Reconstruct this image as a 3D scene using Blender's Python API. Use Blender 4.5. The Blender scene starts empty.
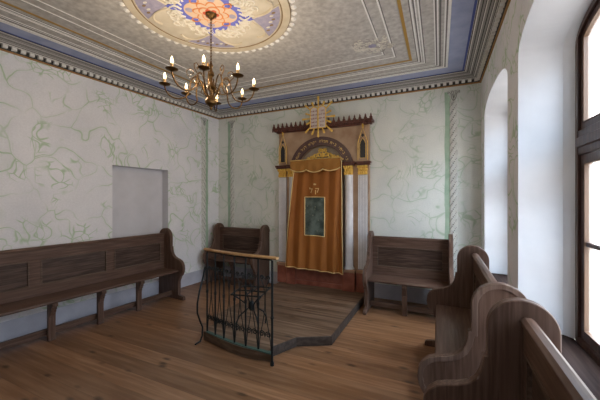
import bpy, math, random
from math import sin, cos, pi, radians, atan2, hypot
from mathutils import Vector, Matrix
random.seed(7)
S = bpy.context.scene
COL = S.collection

# ---------------------------------------------------------------- camera, world, exposure
cam_d = bpy.data.cameras.new('camera'); cam_d.lens = 18.0; cam_d.sensor_width = 36.0
cam_d.clip_start = 0.02; cam_d.shift_y = -1/600
cam = bpy.data.objects.new('camera', cam_d); COL.objects.link(cam)
cam.location = (3.895, -4.63, 1.5)
cam.rotation_euler = (radians(90), 0, radians(24.9))
S.camera = cam

w = bpy.data.worlds.new('sky'); S.world = w; w.use_nodes = True
wn = w.node_tree.nodes; wl = w.node_tree.links
bg = wn['Background']
geo = wn.new('ShaderNodeTexCoord'); sep = wn.new('ShaderNodeSeparateXYZ'); ramp = wn.new('ShaderNodeValToRGB')
wl.new(geo.outputs['Generated'], sep.inputs[0])
mr = wn.new('ShaderNodeMapRange'); mr.inputs['From Min'].default_value = -1; mr.inputs['From Max'].default_value = 1
wl.new(sep.outputs['Z'], mr.inputs['Value']); wl.new(mr.outputs[0], ramp.inputs['Fac'])
cr = ramp.color_ramp
# ground, an unseen horizon band toned to light the left wall, bright overcast sky above it
for el_, (p_, c_) in zip([cr.elements[0], cr.elements[1]]+[cr.elements.new(.5) for _ in range(3)],
        [(.0, (.16, .15, .14)), (1.0, (.40, .64, 1.0)), (.50, (.30, .29, .29)), (.63, (.34, .35, .37)), (.75, (.56, .76, 1.0))]):
    el_.position = p_; el_.color = (*c_, 1)
wl.new(ramp.outputs[0], bg.inputs['Color']); bg.inputs['Strength'].default_value = 7.0

S.view_settings.view_transform = 'Standard'; S.view_settings.look = 'None'
S.view_settings.gamma = 1.0; S.view_settings.use_curve_mapping = False
S.view_settings.exposure = 1.78

W_ROOM, L_ROOM, H_CEIL, Z_COR = 4.40, 5.08, 3.165, 3.045
KL = radians(4.35)
TX, TY = -sin(KL), -cos(KL)      # along the left wall, towards the camera
NX, NY = cos(KL), -sin(KL)       # into the room
WINS = [(-1.70, -0.33), (-3.43, -2.06), (-4.95, -3.79)]  # last one is out of view, added on the window spacing to bring daylight
Z_SILL, Z_SPR, ARCH_RISE, REV = 0.60, 2.50, 0.175, 0.30

for y0_, y1_ in WINS:      # sampling portals for the sky at the window openings
    ld = bpy.data.lights.new('sky_portal', 'AREA'); ld.shape = 'RECTANGLE'; ld.size = 2.2; ld.size_y = y1_-y0_; ld.cycles.is_portal = True
    lo = bpy.data.objects.new('sky_portal', ld); COL.objects.link(lo); lo.location = (W_ROOM+REV+.1, (y0_+y1_)/2, 1.6); lo.rotation_euler = (0, radians(90), 0)

# ---------------------------------------------------------------- node helpers / materials
def mat_new(name):
    m = bpy.data.materials.new(name); m.use_nodes = True
    return m, m.node_tree.nodes, m.node_tree.links, m.node_tree.nodes['Principled BSDF']

def N(ns, kind, **kw):
    n = ns.new(kind)
    for k, v in kw.items():
        if hasattr(n, k): setattr(n, k, v)
        else: n.inputs[k].default_value = v
    return n

def mixc(ns, ls, fac, a, b, blend='MIX'):
    n = ns.new('ShaderNodeMix'); n.data_type = 'RGBA'; n.blend_type = blend
    for s, v in ((0, fac), (6, a), (7, b)):
        if hasattr(v, 'is_linked') or hasattr(v, 'links'): ls.new(v, n.inputs[s])
        else: n.inputs[s].default_value = v if s == 0 else (*v, 1)[:4]
    return n.outputs[2]

def rampf(ns, ls, src, stops):
    r = ns.new('ShaderNodeValToRGB'); ls.new(src, r.inputs[0])
    els = r.color_ramp.elements
    while len(els) < len(stops): els.new(.5)
    for el, (p, c) in zip(els, stops):
        el.position = p; el.color = (c, c, c, 1) if not isinstance(c, tuple) else (*c, 1)
    return r.outputs[0]

def coords(ns, ls, scale=(1, 1, 1), loc=(0, 0, 0)):
    t = ns.new('ShaderNodeTexCoord'); m = ns.new('ShaderNodeMapping')
    m.inputs['Scale'].default_value = scale; m.inputs['Location'].default_value = loc
    ls.new(t.outputs['Object'], m.inputs['Vector'])
    return m.outputs[0]

def bump(ns, ls, p, h, strength=.2, dist=.01):
    b = ns.new('ShaderNodeBump'); b.inputs['Strength'].default_value = strength; b.inputs['Distance'].default_value = dist
    ls.new(h, b.inputs['Height']); ls.new(b.outputs[0], p.inputs['Normal'])

def mottled(name, c1, c2, scale=6, rough=.7, metal=0., bmp=.1, detail=4):
    m, ns, ls, p = mat_new(name)
    v = coords(ns, ls); n = N(ns, 'ShaderNodeTexNoise', Scale=scale, Detail=detail); ls.new(v, n.inputs[0])
    f = rampf(ns, ls, n.outputs[0], [(.3, 0.), (.7, 1.)])
    ls.new(mixc(ns, ls, f, c1, c2), p.inputs['Base Color'])
    p.inputs['Roughness'].default_value = rough; p.inputs['Metallic'].default_value = metal
    if bmp: bump(ns, ls, p, n.outputs[0], bmp, .004)
    return m

def wood(name, dark, mid, light, axis, rough=.5, ring=16, planks=None, spec=.4):
    """grain runs along axis (0,1,2); planks = (axis across, width)"""
    m, ns, ls, p = mat_new(name)
    sc = [ring, ring, ring]; sc[axis] = ring*.06
    v = coords(ns, ls, tuple(sc))
    if planks:
        t = ns.new('ShaderNodeTexCoord'); sp = ns.new('ShaderNodeSeparateXYZ'); ls.new(t.outputs['Object'], sp.inputs[0])
        dv = N(ns, 'ShaderNodeMath', operation='DIVIDE'); ls.new(sp.outputs[planks[0]], dv.inputs[0]); dv.inputs[1].default_value = planks[1]
        fl = N(ns, 'ShaderNodeMath', operation='FLOOR'); ls.new(dv.outputs[0], fl.inputs[0])
        fr = N(ns, 'ShaderNodeMath', operation='FRACT'); ls.new(dv.outputs[0], fr.inputs[0])
        wnz = N(ns, 'ShaderNodeTexWhiteNoise'); wnz.noise_dimensions = '1D'; ls.new(fl.outputs[0], wnz.inputs['W'])
        sc2 = N(ns, 'ShaderNodeVectorMath', operation='SCALE'); ls.new(wnz.outputs['Color'], sc2.inputs[0]); sc2.inputs['Scale'].default_value = 40
        ad = N(ns, 'ShaderNodeVectorMath', operation='ADD'); ls.new(v, ad.inputs[0]); ls.new(sc2.outputs[0], ad.inputs[1]); v = ad.outputs[0]
    n1 = N(ns, 'ShaderNodeTexNoise', Scale=.45, Detail=3, Distortion=.8); ls.new(v, n1.inputs[0])
    mu = N(ns, 'ShaderNodeMath', operation='MULTIPLY'); ls.new(n1.outputs[0], mu.inputs[0]); mu.inputs[1].default_value = 11
    sn = N(ns, 'ShaderNodeMath', operation='SINE'); ls.new(mu.outputs[0], sn.inputs[0])
    g = rampf(ns, ls, sn.outputs[0], [(0., 0.), (1., 1.)])
    n2 = N(ns, 'ShaderNodeTexNoise', Scale=3.0, Detail=6); ls.new(v, n2.inputs[0])
    c = mixc(ns, ls, g, dark, mid)
    f2 = rampf(ns, ls, n2.outputs[0], [(.42, 0.), (.72, 1.)])
    c = mixc(ns, ls, f2, c, light)
    if planks:
        tint = rampf(ns, ls, wnz.outputs['Value'], [(0., .78), (1., 1.15)])
        c = mixc(ns, ls, 1.0, c, tint, 'MULTIPLY')
        edge = rampf(ns, ls, fr.outputs[0], [(0., .35), (.02, 1.)])
        c = mixc(ns, ls, 1.0, c, edge, 'MULTIPLY')
        # knots
        vk = coords(ns, ls, (3.2, 7.5, 3.2) if axis == 0 else (7.5, 3.2, 3.2))
        vo = N(ns, 'ShaderNodeTexVoronoi', Scale=1.0); ls.new(vk, vo.inputs[0])
        kn = rampf(ns, ls, vo.outputs['Distance'], [(.06, .40), (.20, 1.)])
        c = mixc(ns, ls, 1.0, c, kn, 'MULTIPLY')
    ls.new(c, p.inputs['Base Color'])
    p.inputs['Roughness'].default_value = rough; p.inputs['Specular IOR Level'].default_value = spec
    bump(ns, ls, p, n2.outputs[0], .12, .003)
    return m

def marbled(name, base_hi, base_lo, vein, amount=1.0):
    m, ns, ls, p = mat_new(name)
    v = coords(ns, ls)
    nz = N(ns, 'ShaderNodeTexNoise', Scale=2.3, Detail=1.5); ls.new(v, nz.inputs[0])
    sc = N(ns, 'ShaderNodeVectorMath', operation='SCALE'); ls.new(nz.outputs['Color'], sc.inputs[0]); sc.inputs['Scale'].default_value = .85
    ad = N(ns, 'ShaderNodeVectorMath', operation='ADD'); ls.new(v, ad.inputs[0]); ls.new(sc.outputs[0], ad.inputs[1])
    def cells(scale, w0, w1):
        vo = N(ns, 'ShaderNodeTexVoronoi', Scale=scale); vo.feature = 'DISTANCE_TO_EDGE'; ls.new(ad.outputs[0], vo.inputs[0])
        return rampf(ns, ls, vo.outputs['Distance'], [(w0, 1.), (w1, 0.)])
    big = cells(2.1, .002, .024)
    small = cells(8.0, .015, .085)
    m1 = N(ns, 'ShaderNodeTexNoise', Scale=2.2, Detail=2); ls.new(coords(ns, ls, (1, 1, 1), (7, 3, 1)), m1.inputs[0])
    k1 = rampf(ns, ls, m1.outputs[0], [(.36, .05), (.58, 1.)])
    m2 = N(ns, 'ShaderNodeTexNoise', Scale=3.1, Detail=1); ls.new(coords(ns, ls, (1, 1, 1), (2, 9, 4)), m2.inputs[0])
    k2 = rampf(ns, ls, m2.outputs[0], [(.54, 0.), (.62, .9)])
    def mul(a, b):
        q = N(ns, 'ShaderNodeMath', operation='MULTIPLY'); ls.new(a, q.inputs[0])
        if hasattr(b, 'links'): ls.new(b, q.inputs[1])
        else: q.inputs[1].default_value = b
        return q.outputs[0]
    a = mul(big, k1); b = mul(small, k2)
    mx = N(ns, 'ShaderNodeMath', operation='MAXIMUM'); ls.new(a, mx.inputs[0]); ls.new(b, mx.inputs[1])
    halo = mul(cells(2.1, .0, .10), .12)
    mx2 = N(ns, 'ShaderNodeMath', operation='MAXIMUM'); ls.new(mul(mx.outputs[0], .66*amount), mx2.inputs[0]); ls.new(mul(halo, k1), mx2.inputs[1])
    # old distemper: blotchy noise between two base tones
    t = ns.new('ShaderNodeTexCoord'); sp = ns.new('ShaderNodeSeparateXYZ'); ls.new(t.outputs['Object'], sp.inputs[0])
    nb = N(ns, 'ShaderNodeTexNoise', Scale=2.0, Detail=5); ls.new(coords(ns, ls, (1, 1, 1), (5, 5, 5)), nb.inputs[0])
    base = mixc(ns, ls, rampf(ns, ls, nb.outputs[0], [(.3, 0.), (.7, 1.)]), base_lo, base_hi)
    nf = N(ns, 'ShaderNodeTexNoise', Scale=60, Detail=3); ls.new(v, nf.inputs[0])
    base = mixc(ns, ls, 1.0, base, rampf(ns, ls, nf.outputs[0], [(.2, .93), (.8, 1.05)]), 'MULTIPLY')
    c = mixc(ns, ls, mx2.outputs[0], base, vein)
    ls.new(c, p.inputs['Base Color']); p.inputs['Roughness'].default_value = .9
    p.inputs['Specular IOR Level'].default_value = .15
    bump(ns, ls, p, nb.outputs[0], .12, .02)
    return m

def plain(name, c, rough=.6, metal=0., spec=.5):
    m, ns, ls, p = mat_new(name)
    n = N(ns, 'ShaderNodeTexNoise', Scale=25, Detail=2); ls.new(coords(ns, ls), n.inputs[0])
    ls.new(mixc(ns, ls, n.outputs[0], tuple(q*.9 for q in c), tuple(min(1, q*1.1) for q in c)), p.inputs['Base Color'])
    p.inputs['Roughness'].default_value = rough; p.inputs['Metallic'].default_value = metal
    p.inputs['Specular IOR Level'].default_value = spec
    return m

M = {}
M['wall'] = marbled('painted_marbled_plaster', (.85, .85, .87), (.75, .76, .79), (.27, .48, .19))
M['wall_back'] = marbled('painted_marbled_plaster_green', (.79, .81, .75), (.67, .70, .67), (.28, .45, .26), .9)
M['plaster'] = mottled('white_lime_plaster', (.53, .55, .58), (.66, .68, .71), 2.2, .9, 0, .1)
M['niche'] = mottled('grey_lilac_plaster', (.60, .60, .63), (.69, .69, .73), 4, .9, 0, .1)
M['basegrey'] = mottled('grey_painted_dado', (.46, .46, .52), (.55, .55, .61), 8, .85, 0, .1)
M['ceil'] = mottled('mottled_ceiling_paint', (.41, .39, .37), (.62, .60, .57), 22, .9, 0, .05, 8)
M['cwhite'] = plain('ceiling_line_white', (.88, .87, .85), .8)
M['cgrey'] = plain('ceiling_line_grey', (.16, .155, .15), .8)
M['cmid'] = plain('ceiling_line_midgrey', (.42, .40, .37), .8)
M['cgold'] = plain('ceiling_line_ochre', (.42, .25, .05), .7)
M['cblue'] = mottled('ceiling_band_blue', (.30, .35, .55), (.42, .47, .65), 6, .85, 0, .03)
M['cdblue'] = plain('ceiling_line_deep_blue', (.08, .11, .36), .8)
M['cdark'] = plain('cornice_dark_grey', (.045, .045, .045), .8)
M['cstone'] = plain('cornice_stone_grey', (.32, .31, .30), .8)
M['cdent'] = plain('cornice_dentil_white', (.80, .79, .76), .8)
M['cbrown'] = plain('cornice_brown_line', (.36, .19, .06), .7)
M['medcream'] = mottled('medallion_cream', (.52, .47, .38), (.62, .57, .48), 8, .85, 0, .03)
M['medring'] = mottled('medallion_ring_beige', (.56, .49, .37), (.66, .59, .47), 10, .85, 0, .05)
M['medline'] = plain('medallion_brown_line', (.25, .17, .09), .8)
M['medwhite'] = mottled('medallion_white_stucco', (.64, .61, .54), (.76, .73, .66), 30, .85, 0, .1)
M['medlilac'] = mottled('medallion_lilac', (.28, .27, .40), (.38, .36, .48), 25, .85, 0, .03)
M['medblue'] = plain('medallion_blue', (.13, .15, .55), .8)
M['medorange'] = plain('medallion_orange', (.62, .22, .07), .8)
M['medred'] = plain('medallion_red', (.55, .09, .04), .8)
M['medpeach'] = plain('medallion_peach', (.64, .47, .34), .8)
M['pilgreen'] = mottled('painted_green_band', (.30, .43, .31), (.42, .54, .42), 9, .9, 0, .05)
M['rope'] = mottled('twisted_column_grey', (.56, .57, .53), (.68, .69, .65), 20, .9, 0, .1)
M['ropeline'] = plain('painted_outline_grey', (.17, .18, .16), .9)
fl = dict(dark=(.205, .096, .042), mid=(.255, .124, .057), light=(.32, .175, .092))
M['floor'] = wood('floorboards_pine', axis=0, rough=.42, ring=9, planks=(1, .17), spec=.45, **fl)
M['stage'] = wood('stage_boards_worn', (.115, .064, .034), (.175, .105, .060), (.25, .165, .11), 0, .5, 9, planks=(1, .14))
M['curved'] = wood('curved_brown_board', (.07, .038, .02), (.11, .065, .04), (.15, .10, .065), 0, .5, 9)
M['stageedge'] = wood('stage_edge_board', (.045, .032, .025), (.066, .047, .036), (.085, .065, .052), 0, .55, 10)
for ax in range(3):
    M['edge%d' % ax] = wood('bench_edge_paler_%s' % 'xyz'[ax], (.10, .060, .044), (.14, .088, .066), (.19, .13, .10), ax, .42, 20, spec=.35)  # edge mouldings, a paler brown than the bench
    M['bench%d' % ax] = wood('bench_dark_oak_%s' % 'xyz'[ax], (.078, .041, .027), (.115, .065, .045), (.150, .092, .067), ax, .45, 20, spec=.35)
M['benchpanel'] = wood('bench_panel_dark', (.036, .018, .011), (.082, .045, .030), (.118, .074, .056), 0, .45, 26, spec=.4)
M['benchmould'] = wood('bench_moulding_light', (.075, .046, .03), (.12, .075, .05), (.16, .11, .08), 0, .45, 20)
M['cap'] = wood('rail_honey_oak', (.34, .17, .06), (.50, .28, .11), (.58, .36, .17), 0, .35, 14)
M['iron'] = plain('wrought_iron_blue_black', (.025, .032, .035), .42, .7)
M['greenplate'] = plain('green_painted_iron', (.05, .10, .08), .6)
M['winwood'] = wood('window_dark_brown', (.035, .015, .010), (.075, .034, .022), (.11, .055, .038), 2, .35, 16)
M['winlight'] = plain('window_bead_ochre', (.085, .045, .022), .5)
M['sill'] = wood('window_sill_brown', (.018, .011, .010), (.028, .018, .016), (.038, .026, .023), 1, .85, 12, spec=.08)
M['marble_r'] = mottled('red_marbled_wood', (.18, .045, .028), (.36, .125, .080), 7, .35, 0, .0, 8)
M['marble_t'] = mottled('tan_marbled_wood', (.28, .16, .09), (.46, .32, .21), 5, .4, 0, .0, 8)
M['cappink'] = plain('plinth_top_tan', (.40, .24, .15), .5)
M['arkwood'] = mottled('dark_red_carved_wood', (.05, .012, .008), (.13, .035, .020), 18, .45, 0, .1)
M['arch'] = plain('arch_band_purple_brown', (.085, .042, .040), .45)
M['tymp'] = mottled('tympanum_grey_tan', (.30, .25, .20), (.38, .33, .27), 6, .6, 0, .05)
M['gold'] = mottled('gilded_wood', (.70, .42, .07), (.95, .66, .17), 30, .38, .25, .1)
M['goldpaint'] = plain('gold_paint', (.75, .52, .18), .4, .3)
M['silver'] = mottled('silver_white_column', (.72, .71, .72), (.84, .83, .84), 12, .4, 0, .05)
M['colgroove'] = plain('column_groove_grey', (.40, .38, .41), .5)
M['black'] = plain('black_niche', (.012, .012, .016), .5)
M['stone'] = mottled('tablet_grey', (.58, .51, .49), (.70, .62, .59), 20, .7, 0, .1)
M['redink'] = plain('tablet_red_lettering', (.24, .06, .045), .7)
m, ns, ls, p = mat_new('rust_orange_velvet')
n = N(ns, 'ShaderNodeTexNoise', Scale=5, Detail=4); ls.new(coords(ns, ls, (3, 3, .6)), n.inputs[0])
ls.new(mixc(ns, ls, n.outputs[0], (.23, .068, .006), (.36, .125, .014)), p.inputs['Base Color'])
p.inputs['Roughness'].default_value = .75; p.inputs['Sheen Weight'].default_value = .2; p.inputs['Sheen Tint'].default_value = (1, .6, .25, 1)
M['velvet'] = m
M['velvet2'] = mottled('valance_gold_brown_velvet', (.27, .115, .016), (.38, .17, .030), 6, .7, 0, .05)
M['trimgold'] = plain('gold_braid', (.78, .58, .26), .45, .2)
m, ns, ls, p = mat_new('embroidered_green_patch')
vo = N(ns, 'ShaderNodeTexVoronoi', Scale=16); ls.new(coords(ns, ls), vo.inputs[0])
n = N(ns, 'ShaderNodeTexNoise', Scale=8, Detail=5); ls.new(coords(ns, ls), n.inputs[0])
c = mixc(ns, ls, rampf(ns, ls, n.outputs[0], [(.4, 0.), (.65, 1.)]), (.035, .055, .045), (.13, .17, .15))
c = mixc(ns, ls, rampf(ns, ls, vo.outputs['Distance'], [(.10, .7), (.18, 0.)]), c, (.34, .34, .24))
ls.new(c, p.inputs['Base Color']); p.inputs['Roughness'].default_value = .6
M['patch'] = m
M['brass'] = mottled('aged_brass', (.065, .036, .014), (.19, .105, .036), 25, .36, .9, .1)
M['candle'] = plain('candle_sleeve_brass', (.40, .26, .12), .4, .5)
m, ns, ls, p = mat_new('lit_bulb_glass')
p.inputs['Base Color'].default_value = (1, .9, .7, 1); p.inputs['Emission Color'].default_value = (1, .70, .34, 1); p.inputs['Emission Strength'].default_value = 1.3
M['bulb'] = m
m = bpy.data.materials.new('window_glass'); m.use_nodes = True; ns = m.node_tree.nodes; ls = m.node_tree.links
for q in list(ns): ns.remove(q)
out = ns.new('ShaderNodeOutputMaterial'); tr = ns.new('ShaderNodeBsdfTransparent'); tl = ns.new('ShaderNodeBsdfTranslucent'); gl = ns.new('ShaderNodeBsdfGlossy')
gl.inputs['Roughness'].default_value = .08; tl.inputs['Color'].default_value = (.8, .72, .66, 1)
tr.inputs['Color'].default_value = (1, 1, 1, 1)
m1 = ns.new('ShaderNodeMixShader'); m1.inputs[0].default_value = .10; ls.new(tr.outputs[0], m1.inputs[1]); ls.new(tl.outputs[0], m1.inputs[2])
m2 = ns.new('ShaderNodeMixShader'); m2.inputs[0].default_value = .05; ls.new(m1.outputs[0], m2.inputs[1]); ls.new(gl.outputs[0], m2.inputs[2])
ls.new(m2.outputs[0], out.inputs[0])
M['glass'] = m

# ---------------------------------------------------------------- mesh helpers
class MB:
    def __init__(s): s.v = []; s.f = []; s.m = []; s.cur = 0
    def add(s, vs, fs, mi=None):
        b = len(s.v); s.v += [tuple(q) for q in vs]; s.f += [tuple(b+i for i in f) for f in fs]
        s.m += [s.cur if mi is None else mi]*len(fs); return s
    def box(s, x0, x1, y0, y1, z0, z1, mi=None):
        return s.add([(x, y, z) for z in (z0, z1) for y in (y0, y1) for x in (x0, x1)],
              [(0, 2, 3, 1), (4, 5, 7, 6), (0, 1, 5, 4), (2, 6, 7, 3), (0, 4, 6, 2), (1, 3, 7, 5)], mi)
    def prism(s, pts, a, b, ax='z', mi=None):
        """2D outline extruded along ax; pts in the other two axes (xy | xz | yz)"""
        def P(p, t): return {'z': (p[0], p[1], t), 'y': (p[0], t, p[1]), 'x': (t, p[0], p[1])}[ax]
        n = len(pts)
        return s.add([P(p, a) for p in pts]+[P(p, b) for p in pts],
              [tuple(range(n-1, -1, -1)), tuple(range(n, 2*n))]+[(i, (i+1) % n, n+(i+1) % n, n+i) for i in range(n)], mi)
    def ring(s, outer, inner, a, b, ax='z', mi=None, closed=True):
        def P(p, t): return {'z': (p[0], p[1], t), 'y': (p[0], t, p[1]), 'x': (t, p[0], p[1])}[ax]
        n = len(outer); vs = [P(p, a) for p in outer]+[P(p, a) for p in inner]+[P(p, b) for p in outer]+[P(p, b) for p in inner]
        fs = []
        for i in range(n if closed else n-1):
            j = (i+1) % n
            fs += [(i, j, n+j, n+i), (2*n+i, 3*n+i, 3*n+j, 2*n+j), (i, 2*n+i, 2*n+j, j), (n+i, n+j, 3*n+j, 3*n+i)]
        if not closed: fs += [(0, n, 3*n, 2*n), (n-1, 3*n-1, 4*n-1, 2*n-1)]
        return s.add(vs, fs, mi)
    def lathe(s, prof, c=(0, 0, 0), seg=20, mi=None):
        vs = []; fs = []
        for r, z in prof:
            for k in range(seg):
                a = 2*pi*k/seg; vs.append((c[0]+max(r, 1e-4)*cos(a), c[1]+max(r, 1e-4)*sin(a), c[2]+z))
        for i in range(len(prof)-1):
            for k in range(seg):
                j = (k+1) % seg; fs.append((i*seg+k, i*seg+j, (i+1)*seg+j, (i+1)*seg+k))
        fs += [tuple(range(seg-1, -1, -1)), tuple((len(prof)-1)*seg+k for k in range(seg))]
        return s.add(vs, fs, mi)
    def tube(s, pts, r, seg=6, mi=None, flat=1.0):
        pts = [Vector(p) for p in pts]; n = len(pts)
        rs = r if isinstance(r, (list, tuple)) else [r]*n
        t0 = (pts[1]-pts[0]).normalized()
        up = Vector((0, 0, 1)) if abs(t0.z) < .9 else Vector((0, 1, 0))
        u = t0.cross(up).normalized(); vs = []; fs = []
        for i, p in enumerate(pts):
            t = (pts[min(i+1, n-1)]-pts[max(i-1, 0)])
            if t.length < 1e-9: t = t0
            t.normalize(); u = (u-t*u.dot(t)).normalized(); q = t.cross(u)
            for k in range(seg):
                a = 2*pi*k/seg; vs.append(p+u*(cos(a)*rs[i])+q*(sin(a)*rs[i]*flat))
        for i in range(n-1):
            for k in range(seg):
                j = (k+1) % seg; fs.append((i*seg+k, i*seg+j, (i+1)*seg+j, (i+1)*seg+k))
        fs += [tuple(range(seg-1, -1, -1)), tuple((n-1)*seg+k for k in range(seg))]
        return s.add(vs, fs, mi)
    def ball(s, c, r, seg=10, sc=(1, 1, 1), mi=None):
        pr = [(r*sin(pi*i/6), -r*cos(pi*i/6)) for i in range(7)]
        b = len(s.v); s.lathe(pr, (0, 0, 0), seg, mi)
        for i in range(b, len(s.v)):
            v = s.v[i]; s.v[i] = (c[0]+v[0]*sc[0], c[1]+v[1]*sc[1], c[2]+v[2]*sc[2])
        return s
    def xf(s, mtx):
        s.v = [tuple(mtx @ Vector(v)) for v in s.v]; return s
    def build(s, name, mats, parent=None, bevel=0., smooth=True, loc=None, angle=35):
        me = bpy.data.meshes.new(name); me.from_pydata(s.v, [], s.f)
        for q in (mats if isinstance(mats, (list, tuple)) else [mats]): me.materials.append(q)
        me.polygons.foreach_set('material_index', s.m)
        me.update()
        import bmesh
        bm = bmesh.new(); bm.from_mesh(me); bmesh.ops.recalc_face_normals(bm, faces=bm.faces[:]); bm.to_mesh(me); bm.free()
        if smooth:
            me.polygons.foreach_set('use_smooth', [True]*len(me.polygons)); me.set_sharp_from_angle(angle=radians(angle))
        o = bpy.data.objects.new(name, me); COL.objects.link(o)
        if parent: o.parent = parent
        if loc: o.location = loc
        if bevel:
            b = o.modifiers.new('bevel', 'BEVEL'); b.width = bevel; b.segments = 2; b.limit_method = 'ANGLE'; b.angle_limit = radians(40)
        return o

def tag(o, label=None, cat=None, group=None, kind=None):
    if label: o['label'] = label
    if cat: o['category'] = cat
    if group: o['group'] = group
    if kind: o['kind'] = kind
    return o
def empty(name, loc=(0, 0, 0), rz=0.):
    o = bpy.data.objects.new(name, None); COL.objects.link(o); o.location = loc; o.rotation_euler = (0, 0, rz); o.empty_display_size = .1
    return o
def lw(t, n, z): return (TX*t+NX*n, TY*t+NY*n, z)      # a point in the left wall's frame
def arc(cx, cy, r, a0, a1, n): return [(cx+r*cos(radians(a0+(a1-a0)*i/n)), cy+r*sin(radians(a0+(a1-a0)*i/n))) for i in range(n+1)]

# ---------------------------------------------------------------- room shell
FLX = TX*L_ROOM/abs(TY)*1.0
b = MB(); b.box(-.9, 4.9, -L_ROOM-.3, .3, -.08, 0); tag(b.build('floor', M['floor']), kind='structure')
b = MB(); b.box(-.9, 4.9, -L_ROOM-.3, .3, H_CEIL, H_CEIL+.08)
tag(b.build('ceiling', M['ceil']), kind='structure')
b = MB(); b.box(-.2, W_ROOM+.35, 0, .2, 0, H_CEIL); tag(b.build('wall_back', M['wall_back']), kind='structure')
b = MB(); b.box(-.7, W_ROOM+.35, -L_ROOM-.2, -L_ROOM, 0, H_CEIL); tag(b.build('wall_front', M['wall']), kind='structure')
# left wall with a shallow niche
b = MB(); t0, t1, z0, z1, dp = 1.13, 2.0, .62, 1.965, .14
def lq(b, ts, zs, n, mi=0):
    b.add([lw(ts[0], n, zs[0]), lw(ts[1], n, zs[0]), lw(ts[1], n, zs[1]), lw(ts[0], n, zs[1])], [(0, 1, 2, 3)], mi)
tE = 5.4
lq(b, (0, t0), (0, H_CEIL), 0); lq(b, (t1, tE), (0, H_CEIL), 0); lq(b, (t0, t1), (0, z0), 0); lq(b, (t0, t1), (z1, H_CEIL), 0)
lq(b, (t0, t1), (z0, z1), -dp, 1)
for (ta, za), (tb, zb) in (((t0, z0), (t0, z1)), ((t0, z1), (t1, z1)), ((t1, z1), (t1, z0)), ((t1, z0), (t0, z0))):
    b.add([lw(ta, 0, za), lw(tb, 0, zb), lw(tb, -dp, zb), lw(ta, -dp, za)], [(0, 1, 2, 3)], 1)
for a, c in ((lw(0, -.25, 0), lw(tE, -.25, 0)),):
    b.add([a, c, (c[0], c[1], H_CEIL), (a[0], a[1], H_CEIL)], [(0, 1, 2, 3)], 0)
tag(b.build('wall_left', [M['wall'], M['niche']], smooth=False), kind='structure')
# right wall with two segmental-arched window openings and an unseen third added for daylight
b = MB(); NS = 40
def archz(y, y0, y1):
    t = min(1., abs(y-(y0+y1)/2)/((y1-y0)/2))
    return Z_SPR+ARCH_RISE*math.sqrt(max(0., 1-t**2.6))
XW, XO, SPL = W_ROOM, W_ROOM+REV, .10
def vq(ya, yb, za, zb, x=XW, mi=0): b.add([(x, ya, za), (x, yb, za), (x, yb, zb), (x, ya, zb)], [(0, 1, 2, 3)], mi)
edges = [0.]
for (y0, y1) in WINS: edges += [y1, y0]
edges.append(-L_ROOM-.25)
for i in range(0, len(edges), 2):
    vq(edges[i+1], edges[i], 0, H_CEIL); vq(edges[i+1], edges[i], 0, H_CEIL, XO)
for (y0, y1) in WINS:
    vq(y0, y1, 0, Z_SILL); vq(y0, y1, 0, Z_SILL-.02, XO)
    for k in range(NS):
        ya = (y0+y1)/2-(y1-y0)/2*cos(pi*k/NS); yb = (y0+y1)/2-(y1-y0)/2*cos(pi*(k+1)/NS)
        za, zb = archz(ya, y0, y1), archz(yb, y0, y1)
        b.add([(XW, ya, za), (XW, yb, zb), (XW, yb, H_CEIL), (XW, ya, H_CEIL)], [(0, 1, 2, 3)], 0)
        q = lambda y: (y-(y0+y1)/2)*(1-2*SPL/(y1-y0))+(y0+y1)/2
        b.add([(XO, q(ya), za-.03), (XO, q(yb), zb-.03), (XO, q(yb), H_CEIL), (XO, q(ya), H_CEIL)], [(0, 1, 2, 3)], 0)
        qm = lambda y: (y-(y0+y1)/2)*(1-2*SPL*.3/(y1-y0))+(y0+y1)/2
        xm = XW+.24
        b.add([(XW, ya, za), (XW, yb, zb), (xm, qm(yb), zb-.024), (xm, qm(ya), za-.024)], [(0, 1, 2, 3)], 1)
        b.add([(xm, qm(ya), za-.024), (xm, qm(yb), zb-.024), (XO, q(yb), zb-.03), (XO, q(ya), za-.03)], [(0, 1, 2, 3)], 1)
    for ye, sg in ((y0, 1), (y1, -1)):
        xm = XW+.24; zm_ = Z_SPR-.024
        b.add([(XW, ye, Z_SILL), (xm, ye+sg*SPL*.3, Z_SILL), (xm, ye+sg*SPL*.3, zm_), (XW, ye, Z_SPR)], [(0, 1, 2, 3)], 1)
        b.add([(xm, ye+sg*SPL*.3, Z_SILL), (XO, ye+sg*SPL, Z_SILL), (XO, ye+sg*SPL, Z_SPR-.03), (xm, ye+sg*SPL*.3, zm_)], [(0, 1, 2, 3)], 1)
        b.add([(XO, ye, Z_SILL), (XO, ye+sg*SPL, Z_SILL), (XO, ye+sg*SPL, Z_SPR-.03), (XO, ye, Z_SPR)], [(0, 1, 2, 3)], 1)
tag(b.build('wall_right', [M['wall'], M['plaster']], smooth=False), kind='structure')

# painted dado bands, a few mm proud of the plaster
b = MB(); b.box(0, W_ROOM, -.006, 0, 0, .215); tag(b.build('baseboard_back', M['basegrey']), kind='structure')
b = MB(); b.add([lw(t, n, z) for z in (0, .215) for n in (0, .006) for t in (0, tE)],
     [(0, 2, 3, 1), (4, 5, 7, 6), (0, 1, 5, 4), (2, 6, 7, 3), (0, 4, 6, 2), (1, 3, 7, 5)])
tag(b.build('baseboard_left', M['basegrey'], smooth=False), kind='structure')
b = MB(); b.box(W_ROOM-.006, W_ROOM, -L_ROOM, 0, 0, .215); tag(b.build('baseboard_right', M['basegrey']), kind='structure')

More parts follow.
